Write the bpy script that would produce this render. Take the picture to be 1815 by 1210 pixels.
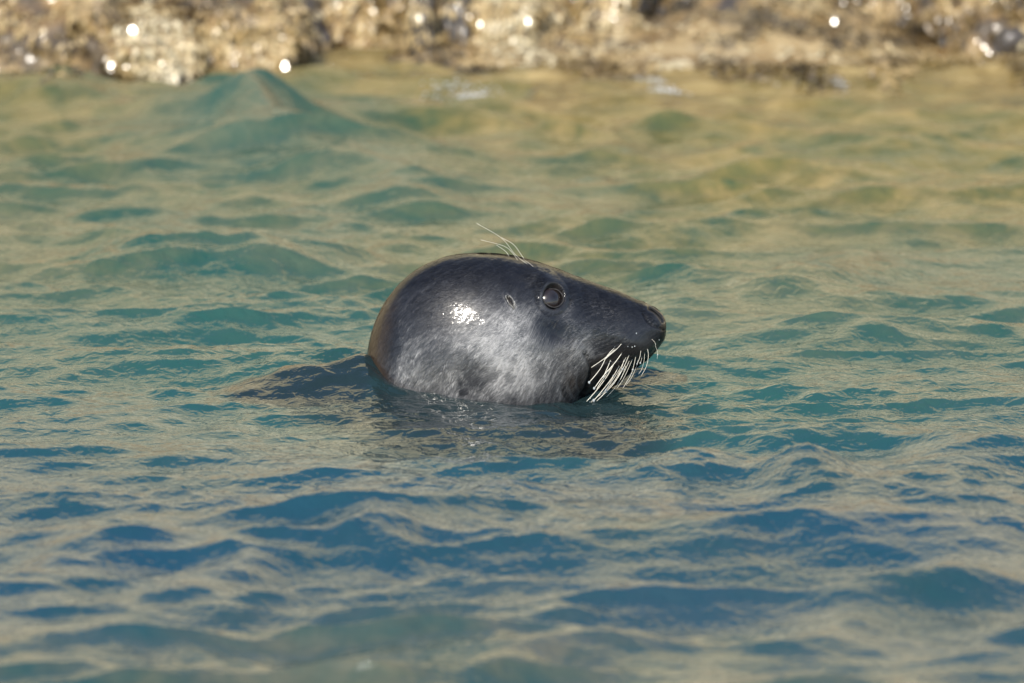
import bpy, bmesh, math, random
import numpy as np
from mathutils import Vector, Matrix

for o in list(bpy.data.objects):
    bpy.data.objects.remove(o, do_unlink=True)
scene = bpy.context.scene
COL = scene.collection
R = math.radians

# ------------------------------------------------------------------ camera
PX = 0.00062                 # metres per photograph pixel at the seal
PITCH = R(8.0)
DIST = 20.0
ZC = (690 - 605) * PX / math.cos(PITCH)
CP, SP = math.cos(PITCH), math.sin(PITCH)
cam_d = bpy.data.cameras.new('camera')
cam = bpy.data.objects.new('camera', cam_d)
COL.objects.link(cam)
cam.location = (0, -DIST * CP, ZC + DIST * SP)
cam.rotation_euler = (math.pi / 2 - PITCH, 0, 0)
cam_d.sensor_width = 36
cam_d.lens = 36 * DIST / (1815 * PX)
cam_d.clip_start = 0.5
cam_d.clip_end = 5000
cam_d.dof.use_dof = True
cam_d.dof.focus_distance = DIST - 0.06
cam_d.dof.aperture_fstop = cam_d.lens / 82.0
scene.camera = cam

# ------------------------------------------------------------------ sky, sun, exposure
SUN_EL, SUN_AZ = R(37), R(-14)          # azimuth measured from behind the camera, negative = left
sd = Vector((math.sin(SUN_AZ) * math.cos(SUN_EL), -math.cos(SUN_AZ) * math.cos(SUN_EL), math.sin(SUN_EL)))
world = bpy.data.worlds.new('World')
scene.world = world
world.use_nodes = True
wn = world.node_tree
wn.nodes.clear()
sky = wn.nodes.new('ShaderNodeTexSky')
sky.sky_type = 'NISHITA'
sky.sun_disc = False
sky.sun_elevation = SUN_EL
sky.sun_rotation = math.atan2(sd.x, sd.y)
sky.air_density = 1.0
sky.dust_density = 0.3
sky.ozone_density = 1.5
bg = wn.nodes.new('ShaderNodeBackground')
bg.inputs['Strength'].default_value = 0.14
wo = wn.nodes.new('ShaderNodeOutputWorld')
wn.links.new(sky.outputs[0], bg.inputs[0])
wn.links.new(bg.outputs[0], wo.inputs[0])
sun_d = bpy.data.lights.new('sun', 'SUN')
sun_d.energy = 4.2
sun_d.angle = R(0.53)
sun_d.color = (1.0, 0.93, 0.82)
sun = bpy.data.objects.new('sun', sun_d)
COL.objects.link(sun)
sun.rotation_euler = sd.to_track_quat('Z', 'Y').to_euler()
scene.view_settings.view_transform = 'Standard'
scene.view_settings.look = 'None'
scene.view_settings.gamma = 1
scene.view_settings.exposure = 0.64
scene.cycles.use_denoising = True
scene.cycles.max_bounces = 6
scene.cycles.sample_clamp_indirect = 6
scene.cycles.caustics_reflective = False
scene.cycles.caustics_refractive = False

# ------------------------------------------------------------------ helpers
def link(o, parent=None):
    COL.objects.link(o)
    if parent is not None:
        o.parent = parent
    return o

def mesh_obj(name, verts, faces, mat=None, parent=None, smooth=True):
    me = bpy.data.meshes.new(name)
    verts = np.asarray(verts, dtype=np.float32)
    if isinstance(faces, np.ndarray):
        k = faces.shape[1]
        me.vertices.add(len(verts))
        me.vertices.foreach_set('co', verts.ravel())
        me.loops.add(faces.size)
        me.loops.foreach_set('vertex_index', faces.ravel().astype(np.int32))
        me.polygons.add(len(faces))
        me.polygons.foreach_set('loop_start', np.arange(0, faces.size, k, dtype=np.int32))
        me.polygons.foreach_set('loop_total', np.full(len(faces), k, dtype=np.int32))
        me.update(calc_edges=True)
    else:
        me.from_pydata([tuple(v) for v in verts], [], faces)
        me.update()
    if smooth:
        me.polygons.foreach_set('use_smooth', np.ones(len(me.polygons), dtype=bool))
    if mat:
        me.materials.append(mat)
    o = bpy.data.objects.new(name, me)
    return link(o, parent)

def tag(o, label=None, cat=None, group=None, kind=None):
    if label: o['label'] = label
    if cat: o['category'] = cat
    if group: o['group'] = group
    if kind: o['kind'] = kind
    return o

def set_attr(o, name, arr, typ):
    a = o.data.attributes.new(name, typ, 'POINT')
    arr = np.asarray(arr, dtype=np.float32)
    a.data.foreach_set({'FLOAT': 'value', 'FLOAT_VECTOR': 'vector', 'FLOAT_COLOR': 'color'}[typ], arr.ravel())

def hash3(ix, iy, iz, seed):
    h = (ix.astype(np.int64) * 374761393 + iy.astype(np.int64) * 668265263 + iz.astype(np.int64) * 2147483647 + seed * 1274126177) & 0xFFFFFFFF
    h = ((h ^ (h >> 13)) * 1274126177) & 0xFFFFFFFF
    h = ((h ^ (h >> 16)) * 2246822519) & 0xFFFFFFFF
    return ((h ^ (h >> 15)) & 0xFFFFFF) / float(0xFFFFFF)

def vnoise(p, seed=0):
    f = np.floor(p)
    t = p - f
    t = t * t * t * (t * (t * 6 - 15) + 10)
    i = f.astype(np.int64)
    r = 0
    for a in (0, 1):
        for b in (0, 1):
            for c in (0, 1):
                w = (t[..., 0] if a else 1 - t[..., 0]) * (t[..., 1] if b else 1 - t[..., 1]) * (t[..., 2] if c else 1 - t[..., 2])
                r = r + w * hash3(i[..., 0] + a, i[..., 1] + b, i[..., 2] + c, seed)
    return r * 2 - 1

def fbm(p, octv=4, seed=0, gain=0.5, ridged=False):
    r, a, s = 0, 1.0, 0.0
    q = p.astype(np.float64)
    for k in range(octv):
        n = vnoise(q + 17.3 * k, seed + k)
        if ridged:
            n = 1 - 2 * np.abs(n)
        r = r + a * n
        s += a
        a *= gain
        q = q * 2.03
    return r / s

def P3(x, y, z=None):
    return np.stack([x, y, np.zeros_like(x) if z is None else z], -1)

def sstep(a, b, x):
    t = np.clip((x - a) / (b - a), 0, 1)
    return t * t * (3 - 2 * t)

def ground(px, py, z=0.0):
    """place on the water (or at height z) that the photograph shows at px, py"""
    ax = (px - 907.5) * PX / DIST
    ay = (605 - py) * PX / DIST
    d = Vector((ax, CP + ay * SP, -SP + ay * CP))
    t = (z - cam.location.z) / d.z
    return cam.location + d * t

# ------------------------------------------------------------------ materials
def new_mat(name):
    m = bpy.data.materials.new(name)
    m.use_nodes = True
    nt = m.node_tree
    b = nt.nodes['Principled BSDF']
    return m, nt, b

def N(nt, typ, **kw):
    n = nt.nodes.new(typ)
    for k, v in kw.items():
        if k in ('op',): n.operation = v
        elif k == 'ins':
            for kk, vv in v.items(): n.inputs[kk].default_value = vv
        else: setattr(n, k, v)
    return n

def ramp(nt, stops, interp='LINEAR'):
    n = nt.nodes.new('ShaderNodeValToRGB')
    cr = n.color_ramp
    cr.interpolation = interp
    while len(cr.elements) < len(stops): cr.elements.new(0.5)
    for e, (p, c) in zip(cr.elements, stops):
        e.position = p
        e.color = (*c, 1) if len(c) == 3 else c
    return n

def mixc(nt, fac, a, b, blend='MIX'):
    n = nt.nodes.new('ShaderNodeMix')
    n.data_type = 'RGBA'
    n.blend_type = blend
    for sock, v in ((n.inputs[0], fac), (n.inputs[6], a), (n.inputs[7], b)):
        if isinstance(v, (int, float)): sock.default_value = v
        elif isinstance(v, tuple): sock.default_value = (*v, 1) if len(v) == 3 else v
        else: nt.links.new(v, sock)
    return n.outputs[2]

def mth(nt, op, a, b=None, c=None, clamp=False):
    n = nt.nodes.new('ShaderNodeMath')
    n.operation = op
    n.use_clamp = clamp
    for i, v in enumerate((a, b, c)):
        if v is None: continue
        if isinstance(v, (int, float)): n.inputs[i].default_value = v
        else: nt.links.new(v, n.inputs[i])
    return n.outputs[0]

def noise(nt, vec, scale, detail=4, rough=0.55, dist=0.0, dim='3D'):
    n = nt.nodes.new('ShaderNodeTexNoise')
    n.noise_dimensions = dim
    n.inputs['Scale'].default_value = scale
    n.inputs['Detail'].default_value = detail
    n.inputs['Roughness'].default_value = rough
    n.inputs['Distortion'].default_value = dist
    if vec is not None: nt.links.new(vec, n.inputs['Vector'])
    return n.outputs['Fac']

def mapping(nt, vec, scale=(1, 1, 1), rot=(0, 0, 0), loc=(0, 0, 0)):
    n = nt.nodes.new('ShaderNodeMapping')
    n.inputs['Scale'].default_value = scale
    n.inputs['Rotation'].default_value = rot
    n.inputs['Location'].default_value = loc
    nt.links.new(vec, n.inputs['Vector'])
    return n.outputs[0]

def bump(nt, height, strength, distance, normal=None):
    n = nt.nodes.new('ShaderNodeBump')
    n.inputs['Strength'].default_value = strength
    n.inputs['Distance'].default_value = distance
    nt.links.new(height, n.inputs['Height'])
    if normal is not None: nt.links.new(normal, n.inputs['Normal'])
    return n.outputs[0]

def attr(nt, name):
    n = nt.nodes.new('ShaderNodeAttribute')
    n.attribute_name = name
    return n

def make_water():
    m, nt, b = new_mat('sea_water')
    geo = N(nt, 'ShaderNodeNewGeometry')
    pos = geo.outputs['Position']
    sep = N(nt, 'ShaderNodeSeparateXYZ')
    nt.links.new(pos, sep.inputs[0])
    sh = attr(nt, 'shallow')
    n1 = noise(nt, pos, 1.7, 3, 0.6)
    f = mth(nt, 'ADD', sh.outputs['Fac'], mth(nt, 'MULTIPLY', mth(nt, 'SUBTRACT', n1, 0.5), 0.45))
    fr = attr(nt, 'green')
    blue = mixc(nt, ramp_out(nt, noise(nt, pos, 3.2, 3), [(0.2, (0, 0, 0)), (0.8, (1, 1, 1))]), (0.009, 0.042, 0.078), (0.012, 0.046, 0.058))  # bluer tone carries the sky's reflection, painted into the water colour
    deep = mixc(nt, fr.outputs['Fac'], blue, (0.016, 0.068, 0.060))
    r = ramp(nt, [(0.0, (0, 0, 0)), (1.0, (1, 1, 1))])
    nt.links.new(f, r.inputs[0])
    bed = ramp_out(nt, noise(nt, pos, 10, 5, 0.65, 0.5), [(0.32, (0.035, 0.060, 0.026)), (0.5, (0.13, 0.108, 0.034)), (0.68, (0.27, 0.19, 0.07))])
    over = attr(nt, 'body_and_reflection')
    amb = attr(nt, 'amber')
    weedy = ramp_out(nt, noise(nt, pos, 14, 5, 0.65, 0.6), [(0.3, (0.06, 0.045, 0.018)), (0.5, (0.20, 0.14, 0.05)), (0.7, (0.36, 0.27, 0.12))])
    body_c = mixc(nt, amb.outputs['Fac'], mixc(nt, r.outputs[0], deep, bed), weedy)
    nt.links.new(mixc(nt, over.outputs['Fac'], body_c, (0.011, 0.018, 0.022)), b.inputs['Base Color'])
    b.inputs['Roughness'].default_value = 0.02
    b.inputs['IOR'].default_value = 1.333
    # capillary ripples
    w1 = mapping(nt, pos, (1, 0.8, 1), (0, 0, 0.25))
    rip = noise(nt, w1, 58, 2, 0.5, 0.7)
    w2 = mapping(nt, pos, (0.6, 1, 1), (0, 0, -0.3))
    rip2 = noise(nt, w2, 105, 1, 0.5, 0.4)
    hh = mth(nt, 'ADD', rip, mth(nt, 'MULTIPLY', rip2, 0.35))
    calm = noise(nt, pos, 3.5, 2)
    hh = mth(nt, 'MULTIPLY', hh, mth(nt, 'MULTIPLY_ADD', calm, 1.3, 0.25))
    nt.links.new(bump(nt, hh, 1.0, 0.0034), b.inputs['Normal'])
    return m

def make_rock(name, tint=0.0):
    m, nt, b = new_mat(name)
    geo = N(nt, 'ShaderNodeNewGeometry')
    pos = geo.outputs['Position']
    n1 = noise(nt, pos, 9, 6, 0.62, 0.4)
    r1 = ramp(nt, [(0.34, (0.05, 0.04, 0.035)), (0.45, (0.26, 0.165, 0.065)), (0.55, (0.40, 0.29, 0.14)), (0.72, (0.48, 0.38, 0.23))])
    nt.links.new(n1, r1.inputs[0])
    n2 = noise(nt, mapping(nt, pos, (1, 1, 1), (0, 0, 0), (3, 1, 7)), 14, 3, 0.5)
    r2 = ramp(nt, [(0.52, (0, 0, 0)), (0.60, (1, 1, 1))])
    nt.links.new(n2, r2.inputs[0])
    c = mixc(nt, mth(nt, 'MULTIPLY', r2.outputs[0], 0.8), r1.outputs[0], (0.06, 0.048, 0.036))
    n3 = noise(nt, pos, 60, 4, 0.6)
    c = mixc(nt, 0.5, c, ramp_out(nt, n3, [(0.3, (0.35, 0.3, 0.25)), (0.7, (1, 1, 1))]), 'MULTIPLY')
    nt.links.new(c, b.inputs['Base Color'])
    b.inputs['Roughness'].default_value = 0.6
    b.inputs['Coat Weight'].default_value = 0.5
    b.inputs['Coat Roughness'].default_value = 0.12
    h = mth(nt, 'ADD', noise(nt, pos, 45, 5, 0.6), mth(nt, 'MULTIPLY', noise(nt, pos, 160, 3), 0.3))
    nt.links.new(bump(nt, h, 0.7, 0.012), b.inputs['Normal'])
    return m

def ramp_out(nt, fac, stops):
    r = ramp(nt, stops)
    nt.links.new(fac, r.inputs[0])
    return r.outputs[0]

def make_cliff():
    m, nt, b = new_mat('pale_cliff_rock')
    geo = N(nt, 'ShaderNodeNewGeometry')
    pos = geo.outputs['Position']
    n1 = noise(nt, pos, 1.6, 7, 0.6, 0.3)
    c = ramp_out(nt, n1, [(0.3, (0.30, 0.23, 0.12)), (0.5, (0.51, 0.435, 0.27)), (0.7, (0.58, 0.515, 0.36))])
    nt.links.new(c, b.inputs['Base Color'])
    b.inputs['Roughness'].default_value = 0.85
    nt.links.new(bump(nt, noise(nt, pos, 8, 8, 0.6), 0.8, 0.08), b.inputs['Normal'])
    return m

def make_weed():
    m, nt, b = new_mat('wet_golden_seaweed')
    a = attr(nt, 'tone')
    geo = N(nt, 'ShaderNodeNewGeometry')
    c = ramp_out(nt, a.outputs['Fac'], [(0.0, (0.03, 0.022, 0.012)), (0.25, (0.14, 0.09, 0.03)), (0.45, (0.37, 0.26, 0.105)), (0.7, (0.49, 0.375, 0.195)), (1.0, (0.56, 0.48, 0.31))])
    nt.links.new(c, b.inputs['Base Color'])
    b.inputs['Roughness'].default_value = 0.45
    b.inputs['Coat Weight'].default_value = 1.0
    b.inputs['Coat Roughness'].default_value = 0.19
    b.inputs['Coat IOR'].default_value = 1.6
    return m

def make_fur():
    m, nt, b = new_mat('wet_seal_fur')
    fl = attr(nt, 'flow').outputs['Vector']
    ct = attr(nt, 'coat')
    sp = N(nt, 'ShaderNodeSeparateColor')
    nt.links.new(ct.outputs['Color'], sp.inputs[0])
    pale, black, spot = sp.outputs[0], sp.outputs[1], sp.outputs[2]
    st1 = noise(nt, mapping(nt, fl, (130, 820, 1)), 1.0, 3, 0.65, 0.6)
    st2 = noise(nt, mapping(nt, fl, (60, 260, 1)), 1.0, 3, 0.6, 0.6)
    st = mth(nt, 'MULTIPLY_ADD', st1, 0.6, mth(nt, 'MULTIPLY', st2, 0.4))
    blot = noise(nt, fl, 38, 4, 0.6, 0.3)
    v = mth(nt, 'ADD', pale, mth(nt, 'MULTIPLY', mth(nt, 'SUBTRACT', st, 0.5), 1.5))
    v = mth(nt, 'ADD', v, mth(nt, 'MULTIPLY', mth(nt, 'SUBTRACT', blot, 0.5), 0.35))
    v = mth(nt, 'SUBTRACT', v, mth(nt, 'MULTIPLY', spot, 0.55), clamp=True)
    c = ramp_out(nt, v, [(0.0, (0.006, 0.006, 0.008)), (0.35, (0.026, 0.026, 0.029)), (0.65, (0.118, 0.116, 0.116)), (1.0, (0.38, 0.37, 0.36))])
    brn = attr(nt, 'brown')
    c = mixc(nt, mth(nt, 'MULTIPLY', brn.outputs['Fac'], 0.7), c, (0.055, 0.036, 0.020))
    c = mixc(nt, mth(nt, 'MULTIPLY', black, 0.94), c, (0.018, 0.0155, 0.0145))
    nt.links.new(c, b.inputs['Base Color'])
    nt.links.new(mth(nt, 'MULTIPLY_ADD', st, 0.3, 0.28), b.inputs['Roughness'])
    b.inputs['Specular IOR Level'].default_value = 0.25
    b.inputs['Coat Weight'].default_value = 0.75
    b.inputs['Coat Roughness'].default_value = 0.12
    b.inputs['Coat IOR'].default_value = 1.4
    bn = bump(nt, st, 0.55, 0.0016)
    nt.links.new(bn, b.inputs['Normal'])
    grit = noise(nt, fl, 700, 2, 0.6)
    nt.links.new(bump(nt, grit, 0.10, 0.0007, bump(nt, st1, 0.15, 0.0007)), b.inputs['Coat Normal'])
    return m

def simple(name, col, rough=0.4, coat=0.0, coatr=0.05, nscale=None, col2=None, ior=1.45):
    m, nt, b = new_mat(name)
    if nscale:
        geo = N(nt, 'ShaderNodeTexCoord')
        nt.links.new(mixc(nt, noise(nt, geo.outputs['Object'], nscale, 3), col, col2), b.inputs['Base Color'])
    else:
        b.inputs['Base Color'].default_value = (*col, 1)
    b.inputs['Roughness'].default_value = rough
    b.inputs['IOR'].default_value = ior
    b.inputs['Coat Weight'].default_value = coat
    b.inputs['Coat Roughness'].default_value = coatr
    return m

M_WATER, M_ROCK, M_CLIFF, M_WEED, M_FUR = make_water(), make_rock('wet_shore_rock'), make_cliff(), make_weed(), make_fur()
M_ROCK_CREVICE = simple('dark_stone_crevice_shade', (0.020, 0.018, 0.018), 0.5, 0.6, 0.12, 40, (0.085, 0.068, 0.052))  # dark stone; most stones in it stand in for shade in crevices
M_WHISK = simple('pale_whisker', (0.78, 0.75, 0.65), 0.3, 0.5, 0.05, 60, (0.55, 0.51, 0.42))
M_DARK = simple('black_skin', (0.008, 0.007, 0.008), 0.3, 0.5, 0.1, 300, (0.02, 0.018, 0.018))
M_NOST = simple('nostril_black', (0.003, 0.003, 0.003), 0.8, 0, 0.1, 300, (0.006, 0.005, 0.005))
M_FOAM = simple('sea_foam', (0.50, 0.50, 0.48), 0.6, 0, 0.1, 80, (0.36, 0.37, 0.36))

def make_drop():
    m, nt, b = new_mat('water_drop')
    b.inputs['Base Color'].default_value = (0.85, 0.9, 0.9, 1)
    b.inputs['Roughness'].default_value = 0.03
    b.inputs['IOR'].default_value = 1.33
    b.inputs['Transmission Weight'].default_value = 0.6
    return m
M_DROP = make_drop()

def make_eye():
    m, nt, b = new_mat('dark_seal_eye')
    a = attr(nt, 'iris')
    c = ramp_out(nt, a.outputs['Fac'], [(0.0, (0.010, 0.008, 0.009)), (0.50, (0.022, 0.018, 0.019)), (0.68, (0.016, 0.010, 0.008)), (0.85, (0.004, 0.003, 0.003))])
    nt.links.new(c, b.inputs['Base Color'])
    b.inputs['Roughness'].default_value = 0.25
    b.inputs['Specular IOR Level'].default_value = 0.2
    b.inputs['Coat Weight'].default_value = 0.7
    b.inputs['Coat Roughness'].default_value = 0.02
    return m
M_EYE = make_eye()

# ------------------------------------------------------------------ water
def shore_edge(x):
    return 2.93 + 0.30 * fbm(P3(x * 3.2, x * 0), 3, 31) - 0.22 * sstep(-0.2, -0.5, x)

rng = np.random.default_rng(11)

def spaced(lo, hi, step, far, grow):
    mid = np.arange(lo, hi + step * 0.5, step)
    out = []
    x, s = mid[-1], step
    while x < far[1]:
        s *= grow
        x += s
        out.append(x)
    left = []
    x, s = mid[0], step
    while x > far[0]:
        s *= grow
        x -= s
        left.append(x)
    return np.concatenate([np.array(left[::-1]), mid, np.array(out)])

gx = spaced(-0.74, 0.74, 0.0036, (-400, 400), 1.09)
gy = spaced(-2.55, 3.0, 0.0070, (-600, 5.0), 1.09)
gy = np.concatenate([gy[gy < -0.9], np.arange(-0.9, 0.9, 0.0045), gy[gy > 0.9]])
X, Y = np.meshgrid(gx, gy)
dxs = np.gradient(gx)[None, :] + 0 * Y
dys = np.gradient(gy)[:, None] + 0 * X
cell = np.maximum(dxs, dys)

seal_x = (905 - 907.5) * PX
rs = np.sqrt(((X - seal_x + 0.02) / 0.30) ** 2 + ((Y + 0.16) / 0.42) ** 2)
calm = 1 - 0.62 * np.exp(-rs ** 2)
nearshore = sstep(0.9, 2.2, Y)
pat = 0.80 + 0.85 * fbm(P3(X * 1.6, Y * 0.9), 2, 5)

H = np.zeros_like(X)
DX = np.zeros_like(X)
DY = np.zeros_like(X)
lam = np.exp(rng.uniform(np.log(0.05), np.log(0.44), 170))
for i, L in enumerate(lam):
    k = 2 * math.pi / L
    base = math.pi / 2 if rng.random() < 0.72 else -math.pi / 2 + 0.5
    th = base + rng.normal(0, 0.32 if L > 0.15 else 0.48)
    kx, ky = k * math.cos(th), k * math.sin(th)
    slope = 0.0268 * (L / 0.16) ** (0.10 if L < 0.16 else -0.15)
    a = slope / k
    ph = rng.uniform(0, 2 * math.pi) + kx * X + ky * Y
    fade = np.clip(1.6 - cell * 5 / L, 0, 1)
    am = a * fade
    if L < 0.25:
        am = am * pat
    H += am * np.cos(ph)
    DX -= 1.1 * am * math.cos(th) * np.sin(ph)
    DY -= 1.1 * am * math.sin(th) * np.sin(ph)
H *= calm
DX *= calm
DY *= calm
lamc = np.exp(rng.uniform(np.log(0.020), np.log(0.07), 60))
pat2 = np.clip(0.55 + 1.1 * fbm(P3(X * 4.0, Y * 2.2), 3, 9), 0.05, 1.6)
for L in lamc:
    k = 2 * math.pi / L
    th = math.pi / 2 + rng.normal(0, 0.8)
    fade = np.clip(1.6 - cell * 4 / L, 0, 1)
    H += 0.021 / k * fade * (pat2 * (1 - 0.45 * sstep(-0.5, -1.4, Y)) + 0.6 * np.exp(-rs ** 2)) * np.cos(rng.uniform(0, 6.28) + k * (math.cos(th) * X + math.sin(th) * Y))

def swell(px, py, h, wx, wf, wb, rot=0.0, cusp=2.0):
    """one wavelet standing at the place the photograph shows"""
    g = ground(px, py)
    dx, dy = X - g.x, Y - g.y
    c, s = math.cos(rot), math.sin(rot)
    u, v = c * dx + s * dy, -s * dx + c * dy
    w = np.where(v < 0, wf, wb)
    r_ = np.sqrt((u / wx) ** 2 + (v / w) ** 2 + 0.012) - 0.11
    return h * np.exp(-(np.maximum(r_, 0) ** cusp)) * (1 + 0.35 * WOB)

S = np.zeros_like(X)
WOB = fbm(P3(X * 14, Y * 7), 3, 71)
# shore-side peaks
WOB *= 0.25
S += swell(456, 244, 0.066, 0.056, 0.12, 0.20, 0.12, 1.3)
WOB *= 4
S += swell(300, 250, 0.018, 0.13, 0.14, 0.3)
S += swell(80, 205, 0.038, 0.10, 0.14, 0.25, 0.0, 1.6)
S += swell(620, 300, 0.022, 0.13, 0.12, 0.25, 0.3)
S += swell(720, 355, 0.028, 0.05, 0.10, 0.2, 0.0, 1.4)
S += swell(1480, 300, 0.018, 0.10, 0.10, 0.25, -0.3)
S += swell(1210, 545, 0.022, 0.06, 0.10, 0.2, 0.0, 1.6)
S += swell(250, 470, 0.026, 0.06, 0.10, 0.2, 0.0, 1.6)
S += swell(420, 480, 0.018, 0.11, 0.10, 0.2)
S += swell(1400, 520, 0.024, 0.06, 0.10, 0.25, -0.3, 1.6)
S += swell(1480, 600, 0.018, 0.10, 0.10, 0.2)
# beside the seal
S += swell(655, 690, 0.030, 0.028, 0.05, 0.10, 0.0, 1.8)
S += swell(545, 694, 0.026, 0.070, 0.065, 0.15, 0.0, 1.8)
S -= swell(1070, 716, 0.012, 0.06, 0.10, 0.08)
S += swell(700, 712, 0.006, 0.06, 0.06, 0.1)
# foreground
S += swell(1710, 845, 0.018, 0.075, 0.13, 0.25, 0.0, 1.6)
S += swell(1430, 865, 0.026, 0.040, 0.10, 0.22, 0.0, 1.7)
S += swell(1210, 850, 0.018, 0.05, 0.10, 0.2, -0.3)
S += swell(400, 985, 0.021, 0.19, 0.12, 0.30, -0.42)
S += swell(700, 975, 0.022, 0.12, 0.12, 0.28, -0.45, 1.8)
S += swell(1310, 985, 0.024, 0.20, 0.12, 0.3, 0.22)
S += swell(1680, 955, 0.020, 0.13, 0.12, 0.3)
S += swell(1680, 1060, 0.018, 0.06, 0.10, 0.25, -0.3)
S += swell(1480, 1120, 0.020, 0.045, 0.10, 0.3, -0.3, 1.6)
S += swell(110, 1030, 0.022, 0.07, 0.13, 0.25, -0.3)
S += swell(360, 1045, 0.014, 0.05, 0.10, 0.25, -0.4)
S += swell(1000, 1140, 0.014, 0.11, 0.12, 0.3)
S += swell(760, 1190, 0.014, 0.10, 0.12, 0.3, -0.2)
S += swell(170, 1195, 0.020, 0.14, 0.12, 0.3, 0.1)
H += S
# ripples that the seal's neck pushes out
rr = np.sqrt((X - seal_x) ** 2 + ((Y + 0.02) / 1.0) ** 2)
H += 0.0007 * np.cos(2 * math.pi * rr / 0.042) * np.exp(-((rr - 0.26) / 0.14) ** 2) * (Y < 0.1) * sstep(0.1, -0.1, Y)

shallow = 0.92 * sstep(0.0, 2.5, Y + 0.55 * sstep(-0.25, 0.3, X) - 0.2 + 0.75 * fbm(P3(X * 2.2, Y * 1.1), 3, 3))
fgolive = 0.30 * sstep(-1.0, -2.1, Y + 0.5 * fbm(P3(X * 1.3, Y * 1.0), 2, 21))
farfade = np.exp(-np.maximum(0, np.abs(X) - 3) / 4) * np.exp(-np.maximum(0, -Y - 3) / 3)
shallow = np.maximum(shallow, fgolive) * farfade
ny, nx = X.shape
idx = np.arange(ny * nx).reshape(ny, nx)
faces = np.stack([idx[:-1, :-1], idx[:-1, 1:], idx[1:, 1:], idx[1:, :-1]], -1).reshape(-1, 4)
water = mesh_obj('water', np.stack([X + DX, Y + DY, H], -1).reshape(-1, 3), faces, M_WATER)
eg = shore_edge(gx)[None, :] + 0 * Y
amber = sstep(0, 1, (Y - eg + np.where(X > 0.02, 0.62, 0.30)) / 0.5 + 0.5 * fbm(P3(X * 6, Y * 3), 3, 87)) * (np.abs(X) < 30)
set_attr(water, 'amber', amber.ravel(), 'FLOAT')
peak = ground(455, 240)
shallow = shallow * (1 - 0.75 * np.exp(-((X - peak.x) / 0.16) ** 2 - ((Y - peak.y) / 0.45) ** 2))
# submerged back and shoulders, with the seal's dark reflection painted into the water colour
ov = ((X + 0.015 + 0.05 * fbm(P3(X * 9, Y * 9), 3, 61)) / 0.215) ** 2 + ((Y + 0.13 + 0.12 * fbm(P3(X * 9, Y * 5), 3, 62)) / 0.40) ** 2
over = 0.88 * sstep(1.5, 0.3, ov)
ov2 = ((X + 0.215 + 0.03 * WOB) / 0.095) ** 2 + ((Y + 0.05 + 0.04 * WOB) / 0.13) ** 2  # swell left of the neck, its dark reflection painted in
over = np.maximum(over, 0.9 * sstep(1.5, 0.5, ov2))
set_attr(water, 'body_and_reflection', over.ravel(), 'FLOAT')
set_attr(water, 'shallow', shallow.ravel(), 'FLOAT')
green = np.clip(0.08 + 0.87 * sstep(-1.3, 0.5, Y + 0.7 * fbm(P3(X * 1.5, Y * 0.8), 3, 51)) + 0.15 * sstep(-1.5, -2.2, Y), 0, 1)
set_attr(water, 'green', green.ravel(), 'FLOAT')
tag(water, 'teal and tan rippled sea water around the seal', 'water', kind='structure')

# ------------------------------------------------------------------ shore and cliff
sx = spaced(-1.1, 1.1, 0.013, (-60, 60), 1.12)
sy = spaced(1.7, 4.2, 0.013, (0.6, 40), 1.12)
BX, BY = np.meshgrid(sx, sy)
edge = shore_edge(BX)
d = BY - edge
BZ = np.where(d < 0, d * 0.30, 0)
BZ = BZ + np.where(d > 0, 0.10 * d + 0.16 * sstep(0.15, 1.0, d), 0)
cl = BY + 0.5 * fbm(P3(BX * 0.5, BY * 0.5), 3, 41)
BZ = BZ + 1.7 * sstep(3.9, 5.2, cl) + 1.6 * sstep(5.4, 7.5, cl) + 2.6 * sstep(6.3, 8.8, cl) + 0.12 * np.maximum(0, cl - 7)
rough = fbm(P3(BX * 5, BY * 5), 5, 33, 0.55)
BZ = BZ + 0.05 * rough * sstep(-0.25, 0.4, d) + 0.25 * fbm(P3(BX * 0.9, BY * 0.9, BZ * 0.9), 5, 37, 0.55) * sstep(1.0, 2.5, d)
ny, nx = BX.shape
idx = np.arange(ny * nx).reshape(ny, nx)
faces = np.stack([idx[:-1, :-1], idx[:-1, 1:], idx[1:, 1:], idx[1:, :-1]], -1).reshape(-1, 4)
shore = mesh_obj('shore_bedrock', np.stack([BX, BY, BZ], -1).reshape(-1, 3), faces, M_ROCK)
shore.data.materials.append(M_CLIFF)
cy = sy[:-1][:, None] + 0 * sx[:-1][None, :]
shore.data.polygons.foreach_set('material_index', (cy > 4.3).astype(np.int32).ravel())
tag(shore, 'tan wet bedrock of the shore rising behind the water', 'shore', kind='structure')

def shore_z(x, y):
    i = int(np.clip(np.searchsorted(sx, x), 0, nx - 1))
    j = int(np.clip(np.searchsorted(sy, y), 0, ny - 1))
    return float(BZ[j, i])

# ------------------------------------------------------------------ boulders along the waterline
def ico(sub):
    bm = bmesh.new()
    bmesh.ops.create_icosphere(bm, subdivisions=sub, radius=1)
    v = np.array([p.co[:] for p in bm.verts])
    f = np.array([[q.index for q in p.verts] for p in bm.faces])
    bm.free()
    return v, f
ICO_V, ICO_F = ico(5)
weed_p, weed_n = [], []

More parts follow.
